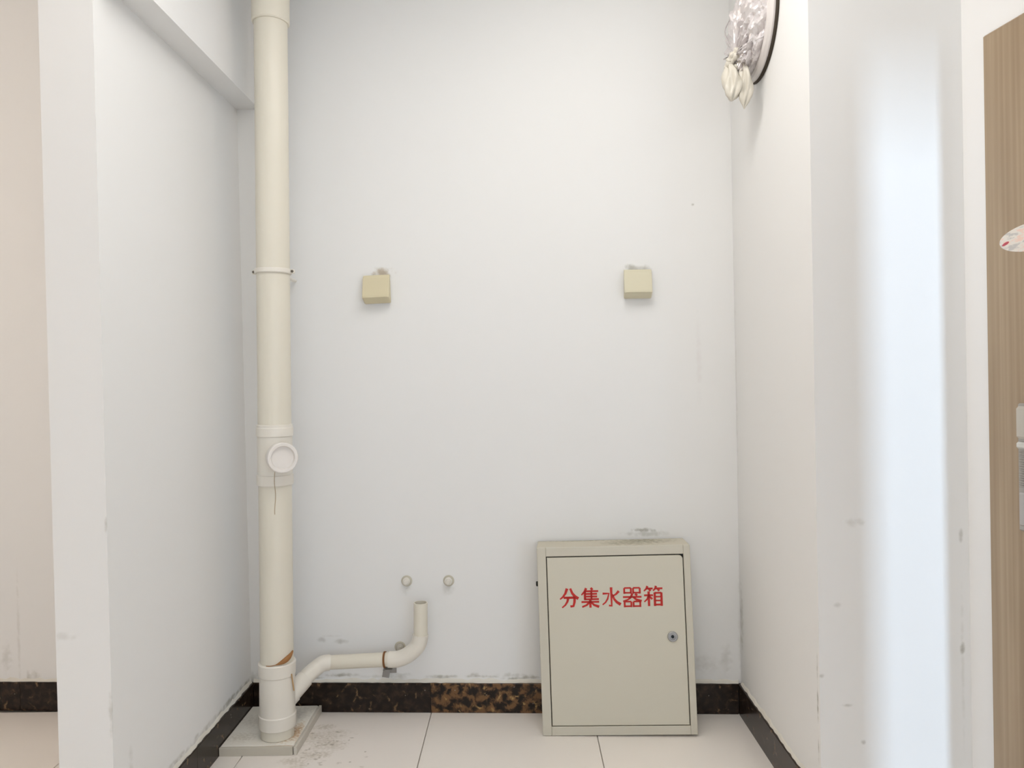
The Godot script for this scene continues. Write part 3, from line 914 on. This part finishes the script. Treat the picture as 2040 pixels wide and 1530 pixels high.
func build_sockets() -> void:
	var data := [
		[Vector3(-0.520, 1.585, 0), 0.022, "yellowed splash-proof socket cover left of centre, nearer the tall pipe", M.socket_old],
		[Vector3(0.440, 1.577, 0), -0.012, "cream splash-proof socket cover above the metal cabinet", M.socket]]
	for d in data:
		var p: Vector3 = d[0]
		p.z = back_z(p.x)
		var t := thing("wall_socket", d[2], "socket", p, wall_basis() * Basis(Vector3.BACK, d[1]), "cream covers on the back wall")
		var st := mb()
		cbox(st, Vector3(0, 0, 0.006), Vector3(0.094, 0.100, 0.011), 0.003)
		part("base_plate", st, d[3], t)
		# hinged hood: deeper at the foot than at the head
		st = mb()
		var w := 0.0495
		var yt := 0.052
		var yb := -0.054
		var prof := [Vector2(0.0115, yt), Vector2(0.021, yt - 0.002), Vector2(0.028, yt - 0.012), Vector2(0.048, yb + 0.026), Vector2(0.049, yb + 0.018), Vector2(0.016, yb + 0.001), Vector2(0.0115, yb)]
		for i in prof.size():
			var a: Vector2 = prof[i]
			var b: Vector2 = prof[(i + 1) % prof.size()]
			var nn := Vector3(0, -(b.x - a.x), b.y - a.y) * -1.0
			var c := 0.003
			quad(st, Vector3(-w + c, a.y, a.x), Vector3(w - c, a.y, a.x), Vector3(w - c, b.y, b.x), Vector3(-w + c, b.y, b.x), Vector3(0, (a.y + b.y) / 2, (a.x + b.x) / 2 - 0.022) if true else nn)
			for s in [-1.0, 1.0]:
				var m1 := a.lerp(Vector2(0.02, 0), 0.05)
				var m2 := b.lerp(Vector2(0.02, 0), 0.05)
				quad(st, Vector3(s * (w - c), a.y, a.x), Vector3(s * (w - c), b.y, b.x), Vector3(s * w, m2.y, m2.x), Vector3(s * w, m1.y, m1.x), Vector3(s * 0.5, (a.y + b.y) * 6.0, ((a.x + b.x) / 2 - 0.02) * 12.0) + Vector3(s, 0, 0))
				tri(st, Vector3(s * w, m1.y, m1.x), Vector3(s * w, m2.y, m2.x), Vector3(s * w, 0, 0.02), Vector3(s, 0, 0))
		var hood := part("hood", st, d[3], t)
		st = mb()
		cbox(st, Vector3(0, yb + 0.0205, 0.0495), Vector3(0.090, 0.004, 0.003), 0.0008)
		part("finger_lip", st, d[3], hood)

func build_plugs() -> void:
	var data := [[-0.437, 0.491, "left of the two white capped water outlets above the open riser"], [-0.279, 0.491, "right of the two white capped water outlets above the open riser"], [-0.468, 0.243, "small grey pipe plug in the wall just above the rusty bracket"]]
	for i in 3:
		var d: Array = data[i]
		var t := thing("pipe_plug", d[2], "pipe plug", Vector3(d[0], d[1], back_z(d[0])), wall_basis(), "capped outlets on the back wall" if i < 2 else "")
		var st := mb(true)
		lathe(st, Vector3.ZERO, Vector3.BACK, [Vector2(0.0002, 0.0), Vector2(0.0002, 0.021), Vector2(0.002, 0.019), Vector2(0.002, 0.014)], 28)
		part("mortar_ring", st, mat(Color(0.80, 0.78, 0.72), 0.9), t)
		st = mb(true)
		lathe(st, Vector3.ZERO, Vector3.BACK, [Vector2(0.001, 0.0145), Vector2(0.012, 0.0145), Vector2(0.014, 0.0125), Vector2(0.014, 0.010), Vector2(0.022, 0.0085), Vector2(0.023, 0.007), Vector2(0.023, 0)], 8 if i == 2 else 24)
		part("cap", st, mat(Color(0.90, 0.885, 0.85), 0.4) if i < 2 else mat(Color(0.76, 0.74, 0.70), 0.5), t)

# ---------------------------------------------------------------- vent
func build_vent() -> void:
	# round wall flange on the pier, foil gathered over it and tied, the spare film hanging down
	var C := Vector3(XR, 2.362, -2.413)
	var t := thing("vent_cover", "round wall vent wrapped in crinkled foil with knotted film hanging below", "vent", C)
	var X := Vector3.LEFT
	var st := mb(true)
	lathe(st, Vector3.ZERO, X, [Vector2(0.0005, 0.160), Vector2(0.0005, 0.1885), Vector2(0.006, 0.1895), Vector2(0.010, 0.187), Vector2(0.010, 0.16)], 72)
	part("gasket_ring", st, mat(Color(0.24, 0.21, 0.17), 0.8), t)
	st = mb(true)
	lathe(st, Vector3.ZERO, X, [Vector2(0.010, 0.133), Vector2(0.010, 0.185), Vector2(0.016, 0.1865), Vector2(0.026, 0.182), Vector2(0.030, 0.173), Vector2(0.028, 0.153), Vector2(0.02, 0.133)], 72)
	part("flange", st, mat(Color(0.89, 0.87, 0.86), 0.35), t)
	# crumpled foil cone towards the knot
	var knot := Vector3(-0.080, -0.122, 0.022)
	var nz := FastNoiseLite.new()
	nz.seed = 77
	nz.frequency = 0.55
	nz.fractal_octaves = 3
	st = mb(false)
	var rings := 22
	var sides := 96
	var g := []
	for i in rings + 1:
		var f := float(i) / rings
		var row := []
		for k in sides:
			var a := TAU * k / sides
			var rim := Vector3(-0.024, sin(a) * 0.165, cos(a) * 0.165)
			var p := rim.lerp(knot, f)
			# belly of the bundle
			p += X * sin(PI * f) * 0.022
			var away := Vector3(0, sin(a), cos(a))
			p += away * sin(PI * minf(f * 1.15, 1.0)) * 0.022
			var amp := 0.0085 * sin(PI * clampf(f * 0.9 + 0.08, 0.0, 1.0))
			var pleat := sin(a * 17.0 + nz.get_noise_1d(f * 6.0) * 3.0) * 0.0085 * (f + 0.25)
			p += (away + X * 0.8) * (nz.get_noise_3d(cos(a) * 6.0, sin(a) * 6.0, f * 9.0) * amp * 2.2 + pleat * (1.0 - f * 0.5))
			if f > 0.93: p = rim.lerp(knot, f)
			row.append(p)
		g.append(row)
	for i in rings:
		for k in sides:
			var j := (k + 1) % sides
			var a := TAU * (k + 0.5) / sides
			var nn := Vector3(-0.8, sin(a), cos(a))
			var tip: bool = i == rings - 1
			tri(st, g[i][k], g[i][j], g[i + 1][j], nn)
			if not tip: tri(st, g[i][k], g[i + 1][j], g[i + 1][k], nn)
	part("foil_wrap", st, mat(Color(0.86, 0.84, 0.84), 0.3, 0.38), t)
	# cords pulled from knot to rim
	st = mb(true)
	for a in [2.5, 3.35, 4.3, 5.6]:
		var rim := Vector3(-0.030, sin(a) * 0.168, cos(a) * 0.168)
		var pth := smooth_path([rim, rim.lerp(knot, 0.5) + X * 0.035 + Vector3(0, sin(a), cos(a)) * 0.018, knot])
		tube(st, pth, fill_array(0.0022, pth.size()), 6)
	part("tie_cord", st, mat(Color(0.78, 0.76, 0.76), 0.5), t)
	# knot
	var film := mat(Color(0.84, 0.82, 0.77), 0.35)
	film.backlight = Color(0.35, 0.34, 0.31)
	film.cull_mode = BaseMaterial3D.CULL_DISABLED
	st = mb(true)
	var kp := smooth_path([knot + Vector3(0.03, 0.022, 0.01), knot + Vector3(-0.004, 0.012, 0.018), knot + Vector3(-0.022, -0.010, 0.0), knot + Vector3(-0.008, -0.030, -0.010), knot + Vector3(0.012, -0.022, 0.012), knot + Vector3(0.0, 0.0, 0.02), knot + Vector3(-0.030, -0.028, -0.012)])
	var kr := []
	for i in kp.size(): kr.append(0.0105 + 0.003 * sin(i * 1.7))
	tube(st, kp, kr, 12)
	part("knot", st, film, t)
	# two hanging lobes of film
	for lobe in [[Vector3(-0.034, -0.052, -0.008), 0.120, 0.021, 0.35, 3], [Vector3(0.004, -0.057, 0.016), 0.140, 0.017, -0.15, 9]]:
		st = mb(true)
		var base: Vector3 = knot + lobe[0] + Vector3(0.012, 0.03, 0)
		var rows := 14
		var segs := 22
		var gg := []
		for i in rows + 1:
			var f := float(i) / rows
			var row := []
			var wid: float = lobe[2] * (0.35 + 1.15 * pow(sin(PI * clampf(f * 0.86 + 0.06, 0.0, 1.0)), 0.8))
			if f > 0.8: wid *= lerpf(1.0, 0.06, pow((f - 0.8) / 0.2, 3.0 if lobe[4] == 3 else 1.2))
			for k in segs:
				var a := TAU * k / segs
				var fold := 1.0 + 0.34 * sin(a * 3.0 + f * 4.0 + float(lobe[4])) + 0.20 * sin(a * 7.0 - f * 6.0)
				row.append(base + Vector3(cos(a) * wid * 0.75 * fold + sin(f * 3.0) * 0.006, -f * float(lobe[1]), sin(a) * wid * 0.9 * fold + float(lobe[3]) * 0.05 * f))
			gg.append(row)
		for i in rows:
			for k in segs:
				var j := (k + 1) % segs
				var a := TAU * (k + 0.5) / segs
				quad(st, gg[i][k], gg[i][j], gg[i + 1][j], gg[i + 1][k], Vector3(cos(a), 0, sin(a)))
		part("film_tail", st, film, t)

# ---------------------------------------------------------------- door
func build_door() -> void:
	var d := Vector3(DK, 0, 1).normalized()              # along the entrance wall, towards the photographer
	var n := Vector3(-1, 0, DK).normalized()             # out of the wall
	# local frame: x along the wall, y up, z out of it
	var basis := Basis(d, Vector3.UP, d.cross(Vector3.UP))
	if basis.z.dot(n) < 0.0: basis = Basis(-d, Vector3.UP, (-d).cross(Vector3.UP))
	var sx := signf(basis.x.dot(d))
	var t := thing("door_1", "brown brushed entrance door with a metal handle plate and oval sticker", "door", Vector3(XC, 0, ZR) + d * 0.085, basis, "", "structure")
	var im := Image.create(512, 256, false, Image.FORMAT_RGB8)
	var nz := FastNoiseLite.new()
	nz.seed = 5
	nz.frequency = 0.02
	nz.fractal_octaves = 4
	for y in 256:
		for x in 512:
			var v := nz.get_noise_2d(x * 6.0, y * 0.22) * 0.5 + nz.get_noise_2d(x * 0.7 + 90.0, y * 0.5) * 0.35
			im.set_pixel(x, y, Color(0.70, 0.62, 0.515).lerp(Color(0.60, 0.515, 0.415), clampf(0.5 + v, 0.0, 1.0)))
	var dm := mat(Color.WHITE, 0.36, 0.25)
	dm.albedo_texture = ImageTexture.create_from_image(im)
	var st := mb()
	cbox(st, Vector3(sx * 0.475, 2.087 / 2, 0.006), Vector3(0.95, 2.085, 0.011), 0.004)
	var leaf := part("door_leaf", st, dm, t)
	# handle plate
	var hx := sx * 0.134
	st = mb()
	cbox(st, Vector3(hx, 1.0045, 0.016), Vector3(0.062, 0.308, 0.010), 0.004)
	var plate := part("handle_plate", st, M.nickel, t)
	st = mb()
	cbox(st, Vector3(hx, 1.113, 0.026), Vector3(0.050, 0.078, 0.014), 0.006)
	part("key_cover", st, mat(Color(0.80, 0.77, 0.72), 0.3, 0.7), plate)
	st = mb()
	cbox(st, Vector3(hx, 1.058, 0.024), Vector3(0.056, 0.016, 0.010), 0.004)
	part("stop_button", st, mat(Color(0.82, 0.82, 0.80), 0.4), plate)
	st = mb()
	for k in 16:
		cbox(st, Vector3(hx, 1.043 - k * 0.0056, 0.0225), Vector3(0.048, 0.0034, 0.005), 0.0012)
	part("ribbed_grip", st, M.nickel, plate)
	st = mb()
	cbox(st, Vector3(hx, 0.905, 0.023), Vector3(0.046, 0.080, 0.008), 0.003)
	part("lower_panel", st, mat(Color(0.74, 0.72, 0.70), 0.34, 0.7), plate)
	# oval sticker
	var sc := Vector3(sx * 0.156, 1.553, 0.0118)
	var a0 := 0.108
	var b0 := 0.034
	var sim := Image.create(256, 84, false, Image.FORMAT_RGB8)
	sim.fill(Color(0.90, 0.875, 0.84))
	for y in 84:
		for x in 256:
			var v := nz.get_noise_2d(x * 0.9 + 40.0, y * 2.4)
			var c := Color(0.90, 0.875, 0.84)
			if v > 0.12: c = c.lerp(Color(0.74, 0.73, 0.72), clampf((v - 0.12) * 3.0, 0.0, 0.8))
			if v < -0.2: c = c.lerp(Color(0.93, 0.80, 0.74), clampf((-0.2 - v) * 4.0, 0.0, 0.8))
			if Vector2((x - 22.0) / 13.0, (y - 47.0 + (x - 22.0) * 0.25) / 4.5).length() < 1.0: c = Color(0.72, 0.28, 0.33)
			sim.set_pixel(x, y, c)
	var sm := mat(Color.WHITE, 0.4)
	sm.albedo_texture = ImageTexture.create_from_image(sim)
	st = mb()
	var seg := 56
	for k in seg:
		var a := TAU * k / seg
		var b := TAU * (k + 1) / seg
		var pa := sc + Vector3(cos(a) * a0, sin(a) * b0, 0.0008)
		var pb := sc + Vector3(cos(b) * a0, sin(b) * b0, 0.0008)
		var ua := Vector2(0.5 + 0.5 * cos(a) * sx, 0.5 - 0.5 * sin(a))
		var ub := Vector2(0.5 + 0.5 * cos(b) * sx, 0.5 - 0.5 * sin(b))
		tri(st, sc + Vector3(0, 0, 0.0008), pa, pb, Vector3.BACK, Vector2(0.5, 0.5), ua, ub)
		quad(st, pa, pb, pb - Vector3(0, 0, 0.0009), pa - Vector3(0, 0, 0.0009), Vector3(cos(a), sin(a), 0), [Vector2(0.02, 0.5), Vector2(0.02, 0.5), Vector2(0.02, 0.5), Vector2(0.02, 0.5)])
	part("oval_sticker", st, sm, leaf)
